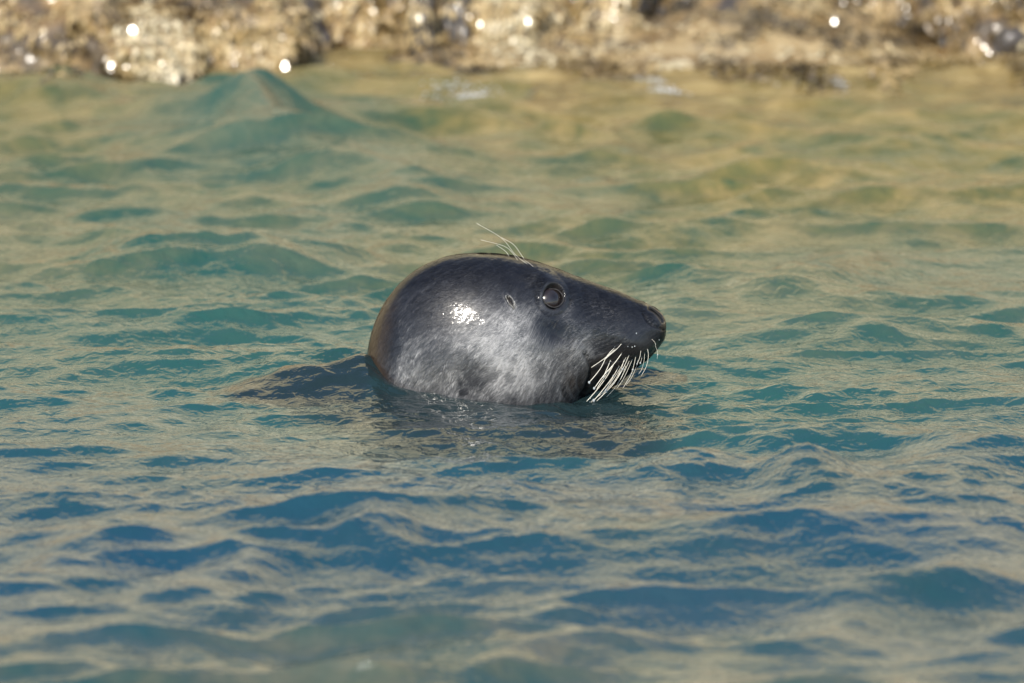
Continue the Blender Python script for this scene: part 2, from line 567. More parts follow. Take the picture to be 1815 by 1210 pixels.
def boulder(px, py, sxp, h, dp, seed, label, rotz=0.0, dark=False):
    """px, py = foot of the boulder's front in the photograph; sxp = width in photograph pixels; h height, dp half depth in metres"""
    g = ground(px, py)
    w = sxp * PX * (0.72 if dark else 0.74)
    v = ICO_V.copy()
    q = v * 1.3 + seed * 7.1
    disp = 1 + 0.50 * fbm(q, 4, seed, 0.55) + 0.16 * fbm(q * 3, 4, seed + 5, 0.6, True)
    v = v * disp[:, None]
    v = np.sign(v) * np.abs(v) ** 0.86
    c, s = math.cos(rotz), math.sin(rotz)
    v = v * np.array([w, dp, h])
    v[:, :2] = np.stack([c * v[:, 0] - s * v[:, 1], s * v[:, 0] + c * v[:, 1]], -1)
    o = mesh_obj('boulder', v, ICO_F, M_ROCK_CREVICE if dark else M_ROCK)
    o.location = (g.x, g.y + dp * (0.55 if dark else 0.95), 0.0)
    tag(o, label, 'rock', 'wet boulders along the waterline')
    nrm = np.empty(len(v) * 3, dtype=np.float32)
    o.data.vertices.foreach_get('normal', nrm)
    nrm = nrm.reshape(-1, 3)
    ok = (v[:, 2] > 0.004) & ((nrm[:, 2] > 0.1) | (nrm[:, 1] < -0.2))
    if dark: ok &= rng.random(len(v)) < 0.06
    weed_p.append(v[ok] + np.array(o.location))
    weed_n.append(nrm[ok])
    return o

boulder(60, 140, 300, 0.12, 0.16, 1, 'large tan boulder at the far left edge of the shore')
boulder(245, 150, 170, 0.075, 0.12, 2, 'low golden boulder second from the left edge, behind white wash')
boulder(400, 128, 190, 0.10, 0.15, 3, 'brown blotched boulder behind the tall pointed wave', 0.3)
boulder(525, 96, 105, 0.075, 0.07, 4, 'dark stone standing in for a shaded crevice just right of the pointed wave', 0, True)  # shade of the crevice built as a dark stone
boulder(660, 88, 190, 0.12, 0.15, 5, 'broad tan boulder with sparkling wet top, left of the dark cleft', -0.2)
boulder(818, 98, 52, 0.075, 0.05, 6, 'narrow dark stone standing in for the shade of the cleft at top centre', 0, True)
boulder(165, 62, 40, 0.07, 0.05, 17, 'small dark stone standing in for the shaded gap between the tan boulders at the top left', 0, True)
boulder(745, 100, 36, 0.10, 0.04, 18, 'slim dark stone standing in for the shaded brown cleft left of top centre', 0, True)
boulder(425, 112, 60, 0.035, 0.05, 19, 'low dark stone at the waterline just left of the pointed wave tip', 0, True)
boulder(1165, 30, 50, 0.05, 0.05, 20, 'small dark stone standing in for a shaded crevice at the top edge above the seal nose', 0, True)
boulder(1790, 106, 60, 0.04, 0.05, 21, 'low black stone at the waterline in the right corner', 0, True)
boulder(890, 100, 150, 0.10, 0.12, 7, 'pale tan boulder above the seal crown at the waterline')
boulder(1040, 85, 200, 0.11, 0.15, 8, 'wide straw coloured boulder above the seal snout', 0.2)
boulder(1190, 45, 150, 0.09, 0.12, 9, 'small grey topped boulder at the top edge right of centre')
boulder(1400, 62, 260, 0.07, 0.15, 10, 'low olive ledge boulder at the top edge over the shallows', -0.1)
boulder(1600, 80, 170, 0.10, 0.12, 11, 'golden brown boulder second from the right edge')
boulder(1765, 100, 200, 0.12, 0.15, 12, 'layered orange tan boulder at the far right edge')
boulder(150, 30, 220, 0.16, 0.2, 13, 'upper tan boulder behind the leftmost pair, cut by the top edge')
boulder(470, 20, 260, 0.16, 0.2, 14, 'upper boulder behind the dark crevice stone at the top edge', 0.4)
boulder(950, 10, 300, 0.17, 0.2, 15, 'upper pale boulder at the top edge behind the cleft')
boulder(1680, 15, 240, 0.16, 0.2, 16, 'upper boulder at the top right, behind the golden brown one', -0.3)

# ------------------------------------------------------------------ seaweed draped over the rocks
sn = np.stack(np.gradient(BZ, sy, sx), -1)
snorm = np.stack([-sn[..., 1], -sn[..., 0], np.ones_like(BZ)], -1)
snorm /= np.linalg.norm(snorm, axis=-1, keepdims=True)
okm = (BZ > -0.012) & (np.abs(BX) < 1.0) & (BY < 3.8)
sel = np.argwhere(okm)
pk = sel[rng.choice(len(sel), 60000)]
weed_p.append(np.stack([BX[pk[:, 0], pk[:, 1]], BY[pk[:, 0], pk[:, 1]], BZ[pk[:, 0], pk[:, 1]]], -1) + rng.normal(0, 0.004, (len(pk), 3)) * np.array([1, 1, 0]))
weed_n.append(snorm[pk[:, 0], pk[:, 1]])
# blades that float in the wash along the rock edge
fx = rng.uniform(-0.8, 0.8, 16000)
fe = np.interp(fx, sx, edge[0])
fy = fe - rng.exponential(0.13, 16000) + 0.05
fo = fbm(P3(fx * 9, fy * 4), 3, 83) > 0.12 + 1.2 * (fe - fy)
fx, fy = fx[fo], fy[fo]
fz = np.array([H[min(np.searchsorted(gy, b_), len(gy) - 1), np.searchsorted(gx, a_)] for a_, b_ in zip(fx, fy)])
cand_float = np.stack([fx, fy, fz + 0.0005], -1)
nb = sum(len(a_) for a_ in weed_p[:-1])
wp, wn_ = np.concatenate(weed_p[:-1]), np.concatenate(weed_n[:-1])
cand_p = np.concatenate([wp + rng.normal(0, 0.003, wp.shape) for _ in range(4)] + [weed_p[-1]])
cand_n = np.concatenate([wn_, wn_, wn_, wn_, weed_n[-1]])
dens = fbm(cand_p * 11, 3, 77)
keep = rng.random(len(cand_p)) < np.where(np.arange(len(cand_p)) >= len(cand_p) - 60000, 1.0, 0.8) * sstep(-0.45, 0.15, dens)
cand_p, cand_n, dens = cand_p[keep], cand_n[keep], dens[keep]
cand_p = np.concatenate([cand_p, cand_float])
cand_n = np.concatenate([cand_n, np.tile([[0.0, -0.12, 1.0]], (len(cand_float), 1))])
n = len(cand_p)
lift = np.where(rng.random((n, 1)) < 0.45, 0.5, 0.22)
down = np.array([0, -0.35, -1.0]) + rng.normal(0, 0.55, (n, 3))
tdir = down - (down * cand_n).sum(1, keepdims=True) * cand_n
tdir /= np.linalg.norm(tdir, axis=1, keepdims=True) + 1e-9
tdir = tdir + rng.normal(0, 1, (n, 1)) * lift * cand_n
tdir /= np.linalg.norm(tdir, axis=1, keepdims=True) + 1e-9
side = np.cross(cand_n, tdir) + rng.normal(0, 1, (n, 1)) * lift * cand_n
side /= np.linalg.norm(side, axis=1, keepdims=True) + 1e-9
Ln = rng.uniform(0.005, 0.016, n)
Wn = rng.uniform(0.0012, 0.0034, n)
nn = cand_n + rng.normal(0, 0.25, (n, 3))
nn /= np.linalg.norm(nn, axis=1, keepdims=True)
prof = [(0.0, 0.4, 0.1), (0.35, 1.0, 0.28), (0.7, 0.85, 0.22), (1.0, 0.25, -0.05)]
wv = []
for (t, w, up) in prof:
    for sgn in (-1, 1):
        wv.append(cand_p + tdir * (Ln * t)[:, None] + side * (sgn * Wn * w)[:, None] + nn * (0.001 + Ln * up * 0.22)[:, None] + rng.normal(0, 0.0003, (n, 3)))
wv = np.stack(wv, 1)
base = (np.arange(n) * 8)[:, None]
wf = np.concatenate([base + np.array([[0, 1, 3, 2]]), base + np.array([[2, 3, 5, 4]]), base + np.array([[4, 5, 7, 6]])])
weed = mesh_obj('seaweed', wv.reshape(-1, 3), wf, M_WEED, smooth=False)
tone = np.clip(0.47 + 1.5 * fbm(cand_p * 9, 3, 91) + rng.normal(0, 0.07, n), 0, 1)
tone[n - len(cand_float):] = np.clip(0.16 + 0.5 * (tone[n - len(cand_float):] - 0.4), 0.02, 0.45)
set_attr(weed, 'tone', np.repeat(tone, 8), 'FLOAT')
tag(weed, 'wet golden seaweed covering the shore rocks', 'seaweed', kind='stuff')

# ------------------------------------------------------------------ foam flecks in the wash
def water_z(x, y):
    i = int(np.clip(np.searchsorted(gx, x), 0, len(gx) - 1))
    j = int(np.clip(np.searchsorted(gy, y), 0, len(gy) - 1))
    return float(H[j, i])
fv, ff = [], []
fo_v, fo_f = ico(1)
frng = random.Random(5)
for (px, py, wpx, npz) in ((250, 166, 120, 150), (370, 182, 40, 40), (840, 163, 45, 90), (790, 158, 25, 40), (1185, 160, 26, 80), (1150, 150, 24, 40),
                           (1485, 148, 16, 50), (1350, 148, 18, 24), (1715, 160, 24, 40), (1120, 100, 14, 30), (1110, 90, 14, 24)):
    slope_ = frng.uniform(-0.06, 0.1)
    for _ in range(npz):
        dxp = frng.gauss(0, wpx * 0.6)
        g = ground(px + dxp, py + dxp * slope_ + frng.gauss(0, 2.2))
        r_ = frng.uniform(0.0005, 0.0016)
        fv.append(fo_v * np.array([r_ * 1.6, r_ * 1.6, r_ * 0.8]) + np.array([g.x, g.y, water_z(g.x, g.y) + 0.0004]))
        ff.append(fo_f + (len(fv) - 1) * len(fo_v))
foam = mesh_obj('foam', np.concatenate(fv), np.concatenate(ff), M_FOAM)
tag(foam, 'white foam flecks floating in the shallows by the rocks', 'foam', kind='stuff')

# ------------------------------------------------------------------ the seal
seal = bpy.data.objects.new('seal', None)
link(seal)
tag(seal, 'dark grey seal lifting its wet whiskered head out of the water', 'seal')

# outline of the back, outline of the throat, half width, in photograph pixels
PAIR = [
    ((1181, 577), (1181, 583), 4), ((1179.5, 566), (1179, 597), 19), ((1174, 556), (1173, 609), 31), ((1164.5, 548), (1164, 620), 40),
    ((1150, 540), (1149, 635), 48), ((1125, 529), (1124, 655), 57), ((1090, 515), (1094, 681), 65), ((1050, 501), (1060, 694), 73),
    ((1010, 486), (1030, 712), 86), ((970, 472), (1006, 742), 98), ((930, 461), (986, 776), 114), ((890, 454), (965, 808), 126),
    ((850, 451.5), (942, 842), 134), ((805, 454), (915, 872), 135), ((760, 467), (890, 902), 131), ((716, 496), (870, 935), 125),
    ((682, 537), (850, 970), 118), ((659, 588), (836, 1005), 113), ((648, 645), (822, 1045), 112), ((640, 705), (808, 1095), 116), ((628, 770), (800, 1150), 124)]
P = np.array([[a[0], a[1], b[0], b[1], w] for a, b, w in PAIR], dtype=float)

def catmull(Pt, n):
    k = len(Pt)
    seg = np.linalg.norm(np.diff(Pt[:, :2], axis=0), axis=1) + 0.3 * np.linalg.norm(np.diff(Pt[:, 2:4], axis=0), axis=1)
    s = np.concatenate([[0], np.cumsum(np.maximum(seg, 1e-6) ** 0.75)])
    # natural cubic through knots s
    h = np.diff(s)
    A = np.zeros((k, k))
    A[0, 0] = A[-1, -1] = 1
    rhs = np.zeros((k, Pt.shape[1]))
    for i in range(1, k - 1):
        A[i, i - 1], A[i, i], A[i, i + 1] = h[i - 1], 2 * (h[i - 1] + h[i]), h[i]
        rhs[i] = 6 * ((Pt[i + 1] - Pt[i]) / h[i] - (Pt[i] - Pt[i - 1]) / h[i - 1])
    m = np.linalg.solve(A, rhs)
    u = np.linspace(0, s[-1], n)
    j = np.clip(np.searchsorted(s, u) - 1, 0, k - 2)
    a, b = s[j + 1] - u, u - s[j]
    hj = h[j]
    return ((m[j] * (a ** 3)[:, None] + m[j + 1] * (b ** 3)[:, None]) / (6 * hj)[:, None]
            + (Pt[j] / hj[:, None] - m[j] * hj[:, None] / 6) * a[:, None] + (Pt[j + 1] / hj[:, None] - m[j + 1] * hj[:, None] / 6) * b[:, None])

NS, NR = 430, 480
C = catmull(P, NS)
th = np.linspace(0, 2 * math.pi, NR, endpoint=False)
ct, st_ = np.cos(th), np.sin(th)
T, B, W = C[:, 0:2], C[:, 2:4], np.maximum(C[:, 4], 3)
mid, half = (T + B) / 2, (T - B) / 2
vx = mid[:, 0:1] + half[:, 0:1] * ct[None]
vz = mid[:, 1:2] + half[:, 1:2] * ct[None]
full = np.sign(st_) * np.abs(st_) ** 0.92
vy = W[:, None] * full[None]                       # sin > 0 is the far side, < 0 the near side
# metres
SX = (vx - 907.5) * PX
SZ = (690 - vz) * PX / CP
SY = vy * PX
V = np.stack([SX, SY, SZ], -1)

def grid_normals(V):
    du = np.gradient(V, axis=0)
    dv = (np.roll(V, -1, 1) - np.roll(V, 1, 1)) / 2
    n = np.cross(du, dv)
    n /= np.linalg.norm(n, axis=-1, keepdims=True) + 1e-12
    return n
NRM = grid_normals(V)
if (NRM[200, NR // 4, 1]) < 0:
    NRM = -NRM

def proj(V):
    ya = -np.abs(V[..., 1])
    u = V[..., 0] / PX + 907.5
    v = 690 - (V[..., 2] * CP + ya * SP) / PX
    return u, v
U_, V_ = proj(V)
sidew = sstep(0.05, 0.4, np.abs(NRM[..., 1]))      # features sit on the flanks

def g2(cx, cy, rx, ry, rot=0.0):
    du, dv = U_ - cx, V_ - cy
    c, s = math.cos(rot), math.sin(rot)
    a, b = c * du + s * dv, -s * du + c * dv
    return np.exp(-(a / rx) ** 2 - (b / ry) ** 2)

def polydist(pts):
    best = np.full(U_.shape, 1e9)
    tt = np.zeros(U_.shape)
    tot = 0
    ls = [math.dist(pts[i], pts[i + 1]) for i in range(len(pts) - 1)]
    L = sum(ls)
    for i in range(len(pts) - 1):
        (x0, y0), (x1, y1) = pts[i], pts[i + 1]
        dx, dy = x1 - x0, y1 - y0
        t = np.clip(((U_ - x0) * dx + (V_ - y0) * dy) / (dx * dx + dy * dy), 0, 1)
        dd = np.hypot(U_ - x0 - t * dx, V_ - y0 - t * dy)
        up = dd < best
        best = np.where(up, dd, best)
        tt = np.where(up, (tot + t * ls[i]) / L, tt)
        tot += ls[i]
    return best, tt

def smooth_pts(pts, n=6):
    A = np.array(pts, float)
    if len(A) < 3: return [tuple(p) for p in A]
    out = []
    Q = np.vstack([2 * A[0] - A[1], A, 2 * A[-1] - A[-2]])
    for i in range(1, len(Q) - 2):
        for k in range(n):
            t = k / n
            p0, p1, p2, p3 = Q[i - 1], Q[i], Q[i + 1], Q[i + 2]
            out.append(tuple(0.5 * (2 * p1 + (p2 - p0) * t + (2 * p0 - 5 * p1 + 4 * p2 - p3) * t * t + (3 * p1 - p0 - 3 * p2 + p3) * t ** 3)))
    out.append(tuple(A[-1]))
    return out

EYE = (981, 527)
mouth = smooth_pts([(1172, 606), (1150, 622), (1122, 634), (1090, 640), (1062, 645), (1046, 652)])
md, mt = polydist(mouth)
mx = np.array([p[0] for p in mouth])[::-1]
my = np.array([p[1] for p in mouth])[::-1]
mouth_y = np.interp(U_, mx, my)
below = sstep(0, 12, V_ - mouth_y) * sstep(1030, 1062, U_) * (V_ > mouth_y)
D = np.zeros_like(U_)
D += 8.0 * g2(1112, 606, 48, 21, 0.45)                     # whisker pad
D -= 6.0 * below                                          # lower jaw set back
D -= 4.0 * np.exp(-(md / 4.0) ** 2) * sstep(1.0, 0.9, mt)  # mouth line
D += 6.0 * g2(966, 497, 30, 12, 0.35)                      # brow
D -= 6.0 * g2(1030, 548, 42, 26, 0.3)                      # hollow before the eye
D -= 6.5 * g2(988, 588, 34, 20, 0.5)                       # hollow below the eye
D += 9.0 * g2(842, 566, 78, 150, 0.65)
D += 4.0 * g2(930, 620, 55, 50)                            # jowl
D += 6.0 * g2(1020, 622, 26, 20, 0.5)                      # cheek fold
cr, crt = polydist(smooth_pts([(1036, 626), (1046, 645), (1050, 662), (1042, 684), (1030, 705)]))
D -= 6.5 * np.exp(-(cr / 4.0) ** 2)
for pts, dep in (([(1016, 660), (1012, 684), (1022, 708)], 3.2), ([(996, 672), (998, 694), (1010, 716)], 2.6), ([(1029, 655), (1026, 680), (1033, 700)], 2.6)):
    dd, tt = polydist(smooth_pts(pts))
    D -= dep * np.exp(-(dd / 4) ** 2) * np.sin(np.clip(tt, 0, 1) * math.pi)
# nostril slit and the wing below it
nd, ntt = polydist(smooth_pts([(1151, 546), (1160, 550), (1169, 558), (1175, 569)]))
D += 1.6 * g2(1158, 564, 11, 5, 0.65)
D += 2.2 * g2(1146, 545, 7, 5, 0.4)
nd2, nt2 = polydist(smooth_pts([(1140, 556), (1150, 572), (1166, 580), (1176, 584)]))
D -= 1.8 * np.exp(-(nd2 / 2.5) ** 2)
# eye socket and lids
er = np.hypot((U_ - EYE[0]) / 0.94, V_ - EYE[1])
socket = sstep(22, 15.5, er)
D -= 15 * socket
D += 0.7 * np.exp(-((er - 24) / 4.5) ** 2)
D += 2.5 * g2(976, 508, 20, 6, 0.15)
D -= 1.6 * np.exp(-((er - 33) / 3.0) ** 2) * (0.6 + 0.4 * np.sign(V_ - EYE[1]))
D += 3.2 * g2(960, 521, 7, 11)
# ear pit
ea = (U_ - 904) * math.cos(1.0) + (V_ - 537) * math.sin(1.0)
eb = -(U_ - 904) * math.sin(1.0) + (V_ - 537) * math.cos(1.0)
ee = np.hypot(ea / 13, eb / 4.2)
D += 1.0 * np.exp(-((ee - 1.3) / 0.45) ** 2)
D -= 7.0 * np.exp(-(ee / 0.75) ** 2)
D *= sidew
D -= 7.5 * np.exp(-(nd / 2.7) ** 2) * sstep(0.02, 0.2, np.abs(NRM[..., 1]))
# soft muscle and skin unevenness
q = np.stack([U_, V_, vy], -1)
D += 1.3 * fbm(q / 46.0, 3, 201) + 0.35 * fbm(q / 11.0, 3, 203)
V2 = V + NRM * (D * PX)[..., None]

verts = V2.reshape(-1, 3)
ii = np.arange(NS * NR).reshape(NS, NR)
fq = np.stack([ii[:-1], np.roll(ii, -1, 1)[:-1], np.roll(ii, -1, 1)[1:], ii[1:]], -1).reshape(-1, 4)
tipv = V2[0].mean(0) + np.array([1.0 * PX, 0, 0])
endv = V2[-1].mean(0)
allv = np.vstack([verts, tipv, endv])
tip_f = np.stack([np.full(NR, NS * NR), np.roll(ii[0], -1), ii[0], ii[0]], -1)
me_faces = [tuple(f) for f in fq]
me_faces += [(NS * NR, int(ii[0][(k + 1) % NR]), int(ii[0][k])) for k in range(NR)]
me_faces += [(NS * NR + 1, int(ii[-1][k]), int(ii[-1][(k + 1) % NR])) for k in range(NR)]
body = mesh_obj('body', allv, me_faces, M_FUR, seal)
bm = bmesh.new()
bm.from_mesh(body.data)
bmesh.ops.recalc_face_normals(bm, faces=bm.faces)
bm.to_mesh(body.data)
bm.free()

# coat markings, with some shade and reflected brown painted into the colour
arc = np.concatenate([[0], np.cumsum(np.linalg.norm(np.diff(V[:, 3 * NR // 4], axis=0), axis=1))])
circ = np.cumsum(np.linalg.norm(V - np.roll(V, 1, 1), axis=-1), axis=1)
circ_mean = (th / (2 * math.pi))[None] * 0.62 + 0 * arc[:, None]
sidesgn = np.where(vy > 0, 50.0, 0.0)
flow = np.stack([arc[:, None] + 0 * circ_mean, 0.55 * circ_mean + 0.45 * circ, sidesgn * 0], -1)
m1 = fbm(q / 60.0, 4, 301)
pale = 0.26 + 0.13 * m1
pale += 0.52 * g2(900, 662, 125, 68) + 0.30 * g2(880, 590, 80, 50, 0.6) + 0.24 * g2(930, 560, 45, 30)
pale += 0.14 * g2(1040, 600, 40, 26, 0.6) + 0.22 * g2(945, 500, 26, 22) + 0.16 * g2(1030, 630, 22, 20) + 0.18 * g2(1015, 545, 10, 26, 0.4)
pale += 0.26 * g2(745, 650, 60, 65)
pale -= 0.30 * sstep(575, 480, V_) + 0.26 * g2(1085, 555, 95, 48, 0.35) + 0.12 * g2(985, 590, 26, 20, 0.5)  # last term paints shade into the hollow below the eye
pale -= 0.30 * sstep(716, 680, U_ - (V_ - 600) * -0.12)  # back of the head darkened, its shade painted into the coat
spot = np.zeros_like(U_)
wob = 14 * fbm(q / 22.0, 3, 305)
def sp(cx, cy, rx, ry, rot=0.0, a=1.0):
    du, dv = U_ - cx, V_ - cy
    c, s = math.cos(rot), math.sin(rot)
    r = np.hypot((c * du + s * dv) / rx, (-s * du + c * dv) / ry) + wob / 40
    return a * sstep(1.45, 0.35, r)
for a in ((846, 652, 40, 30, 0.5, 0.55), (782, 640, 30, 34, 0.2, 0.40), (820, 674, 6, 12, -0.2, 0.9), (826, 694, 9, 6, 0, 0.8),
          (985, 582, 36, 20, 0.5, 0.5), (760, 555, 60, 30, -0.5, 0.35), (905, 668, 12, 16, 0, 0.28), (958, 655, 14, 20, 0, 0.25), (700, 600, 16, 40, 0, 0.5)):  # the one below the eye is painted shade of the hollow
    spot = np.maximum(spot, sp(*a))
sp2 = fbm(q / 16.0, 3, 311)
spot = np.maximum(spot, 0.22 * sstep(0.1, 0.8, sp2))
muzz = np.interp(U_, [1040, 1060, 1090, 1130, 1160, 1180], [640, 628, 614, 602, 598, 590]) + 6 * fbm(q / 14.0, 2, 307)
black = sstep(-6, 12, V_ - muzz) * sstep(1030, 1056, U_ + 0.25 * (V_ - 640))  # black muzzle fur together with painted shade under the muzzle
black = np.maximum(black, 0.75 * sp(1040, 672, 14, 30, 0.35))  # shade of the jaw crease painted in
black = np.maximum(black, np.clip(1.3 * np.exp(-(nd / 3.6) ** 2), 0, 1))
black = np.maximum(black, sstep(1.05, 0.75, ee))
black = np.maximum(black, 0.85 * sstep(25, 21, er))
black = np.maximum(black, 0.8 * sstep(1166, 1178, U_) * sstep(560, 580, V_))
coat = np.stack([np.clip(pale, 0, 1), np.clip(black, 0, 1), np.clip(spot, 0, 1), np.ones_like(pale)], -1).reshape(-1, 4)
coat = np.vstack([coat, [[0.1, 1, 0, 1]], [[0.2, 0, 0, 1]]])
brown = sstep(712, 668, U_ + 6 * fbm(q / 20.0, 3, 309) + 0.10 * (V_ - 600))  # rock reflection and shade behind the head, painted as brown
brown = np.maximum(brown, 0.6 * g2(1012, 675, 10, 16))
set_attr(body, 'brown', np.concatenate([brown.ravel(), [0, 0]]), 'FLOAT')
set_attr(body, 'coat', coat, 'FLOAT_COLOR')
set_attr(body, 'flow', np.vstack([flow.reshape(-1, 3), [[0, 0, 0]], [[0.7, 0.3, 0]]]), 'FLOAT_VECTOR')

NEAR = (V[..., 1] < 0)
def surf(px, py, far=False):
    """point and outward normal on the seal's flank where the photograph shows px, py"""
    dd = np.where(NEAR, np.hypot(U_ - px, V_ - py), 1e9)
    k = np.unravel_index(np.argmin(dd), dd.shape)
    p, n = V2[k].copy(), NRM[k].copy()
    p0 = V[k].copy()
    if far:
        p[1], n[1], p0[1] = -p[1], -n[1], -p0[1]
    return p, n, p0

# short wet hairs lying along the coat
def make_hair():
    hr = np.random.default_rng(3)
    amask = (V2[..., 2] > -0.035) & (er > 24) & (ee > 1.9) & (nd > 7) & (md > 5)
    area = np.linalg.norm(np.cross(np.gradient(V2, axis=0), np.gradient(V2, axis=1)), axis=-1) * amask
    pr = (area / area.sum()).ravel()
    nh = 150000
    k = hr.choice(len(pr), nh, p=pr)
    ki, kj = np.unravel_index(k, area.shape)
    ki = np.clip(ki, 1, NS - 12)
    fi, fj = hr.random(nh)[:, None], hr.random(nh)[:, None]
    nxt = (kj + 1) % NR
    root = (V2[ki, kj] * (1 - fi) + V2[ki + 1, kj] * fi) * (1 - fj) + (V2[ki, nxt] * (1 - fi) + V2[ki + 1, nxt] * fi) * fj
    t = V2[ki + 6, kj] - V2[ki, kj]
    t /= np.linalg.norm(t, axis=1, keepdims=True) + 1e-12
    nr = NRM[ki, kj]
    sd_ = np.cross(nr, t)
    # neighbours lean together into small wet clumps
    cell_ = np.floor(flow[ki, kj][:, :2] / np.array([0.009, 0.0032])).astype(np.int64)
    ck = hash3(cell_[:, 0], cell_[:, 1], cell_[:, 0] * 0, 5)
    ck2 = hash3(cell_[:, 0], cell_[:, 1], cell_[:, 0] * 0 + 3, 9)
    lean = ((ck - 0.5) * 0.9 + hr.normal(0, 0.16, nh))[:, None]
    # hair drops downward over the cheek, as gravity and water draw it
    dirv = t + sd_ * lean + np.array([0, 0, -0.35])
    dirv -= nr * (dirv * nr).sum(1, keepdims=True)
    dirv /= np.linalg.norm(dirv, axis=1, keepdims=True)
    L_ = hr.uniform(0.0035, 0.0075, nh)[:, None] * np.where(root[:, 0:1] > 0.06, 0.6, 1.0)
    wdt = hr.uniform(0.00016, 0.00030, nh)[:, None]
    roll = (hr.normal(0, 0.028, nh) + (ck2 - 0.5) * 0.035)[:, None]
    sv = np.cross(nr, dirv)
    sv = sv * np.cos(roll) + nr * np.sin(roll)
    rise = (0.00020 + 0.00022 * ck2)[:, None]
    a_ = root - sv * wdt - nr * 0.0001
    b_ = root + sv * wdt - nr * 0.0001
    c_ = root + dirv * L_ * 0.6 + sv * wdt * 0.8 + nr * rise
    d_ = root + dirv * L_ * 0.6 - sv * wdt * 0.8 + nr * rise
    e_ = root + dirv * L_ + nr * rise * 0.7
    vv = np.stack([a_, b_, c_, d_, e_], 1).reshape(-1, 3)
    o5 = (np.arange(nh) * 5)[:, None]
    tri = np.concatenate([o5 + np.array([[0, 1, 2]]), o5 + np.array([[0, 2, 3]]), o5 + np.array([[3, 2, 4]])])
    fur = mesh_obj('fur', vv, tri, M_FUR, seal)
    cc = coat[:NS * NR][ki * NR + kj].copy()
    cc[:, 0] = np.clip(cc[:, 0] + hr.normal(0, 0.07, nh) + (ck - 0.5) * 0.16, 0, 1)
    set_attr(fur, 'coat', np.repeat(cc, 5, axis=0), 'FLOAT_COLOR')
    set_attr(fur, 'flow', np.repeat(flow[ki, kj], 5, axis=0), 'FLOAT_VECTOR')
    set_attr(fur, 'brown', np.repeat(brown[ki, kj], 5), 'FLOAT')
    fur['kind'] = 'stuff'
make_hair()

# eyes
def eye_mesh(R_, far):
    p, nrm, p0 = surf(*EYE, far)
    nv = (Vector(nrm) + Vector((0.24, 0, -0.10))).normalized()
    bm = bmesh.new()
    bmesh.ops.create_uvsphere(bm, u_segments=48, v_segments=32, radius=1)
    v = np.array([q_.co[:] for q_ in bm.verts])
    f = [[q_.index for q_ in p_.verts] for p_ in bm.faces]
    bm.free()
    rot = np.array(Vector((0, 0, 1)).rotation_difference(nv).to_matrix())
    rad = np.hypot(v[:, 0], v[:, 1])
    iris = np.where(v[:, 2] > 0, rad * 1.45, 1.0)
    bul = 1 + 0.05 * np.exp(-(rad / 0.55) ** 2) * (v[:, 2] > 0)
    w = (v * bul[:, None]) @ rot.T * R_ + (p0 - np.array(nv) * (R_ - 2.2 * PX))
    o = mesh_obj('eye', w, f, M_EYE, seal)
    set_attr(o, 'iris', iris, 'FLOAT')
    return o
eye_mesh(32 * PX, False)
eye_mesh(32 * PX, True)

# ear rims
def ring_part(name, cx, cy, rx, ry, rot, tube, mat, far, shape=None):
    ps = []
    p, nrm, p0 = surf(cx, cy, far)
    nseg, mseg = 28, 8
    t1 = np.array([1.0, 0, 0]) - nrm * nrm[0]
    t1 /= np.linalg.norm(t1)
    t2 = np.cross(nrm, t1)
    if t2[2] > 0: t2 = -t2                  # t2 points down, like the photograph's y
    vs = []
    for i in range(nseg):
        a = 2 * math.pi * i / nseg
        k_ = shape(a) if shape else 1 + 0.16 * math.sin(3 * a + 1) + 0.1 * math.sin(5 * a)
        e1, e2 = rx * math.cos(a) * k_, ry * math.sin(a) * k_
        cu = e1 * math.cos(rot) - e2 * math.sin(rot)
        cv = e1 * math.sin(rot) + e2 * math.cos(rot)
        c = p0 + (t1 * cu + t2 * cv) * PX + nrm * (0 if shape else 1.9 * PX)
        if not shape:                       # follow the coat's own surface
            ps_, ns_, _ = surf(cx + cu, cy + cv, far)
            c = ps_ + ns_ * 1.0 * PX
        out = (t1 * cu + t2 * cv)
        out /= np.linalg.norm(out)
        tb = tube * (0.55 + 0.8 * math.sin(i * (0.9 if shape else 2.7)) ** 2 * (0.4 if shape else 1))
        for j in range(mseg):
            b_ = 2 * math.pi * j / mseg
            vs.append(c + (out * math.cos(b_) + nrm * math.sin(b_)) * tb * PX)
    fs = []
    for i in range(nseg):
        for j in range(mseg):
            a0, a1 = i * mseg + j, i * mseg + (j + 1) % mseg
            b0, b1 = ((i + 1) % nseg) * mseg + j, ((i + 1) % nseg) * mseg + (j + 1) % mseg
            fs.append((a0, b0, b1, a1))
    return mesh_obj(name, vs, fs, mat, seal)
M_EAR = simple('pale_ear_rim', (0.03, 0.03, 0.03), 0.45, 0.3, 0.2, 220, (0.26, 0.25, 0.23))
M_LID = simple('wet_eyelid', (0.012, 0.010, 0.010), 0.7, 0.0, 0.3, 400, (0.030, 0.027, 0.026))
for far in (False, True):
    ring_part('ear', 904, 537, 12, 4.4, 1.0, 1.5, M_EAR, far)
    ring_part('eyelid', EYE[0], EYE[1], 17.8, 18.8, 0.0, 1.6, M_LID, far, lambda a: 1 + 0.30 * math.exp(-((a - math.pi) / 0.35) ** 2) + 0.10 * math.exp(-((abs(a - math.pi) - math.pi) / 0.4) ** 2) - 0.10 * math.exp(-((a - 4.5) / 0.7) ** 2))

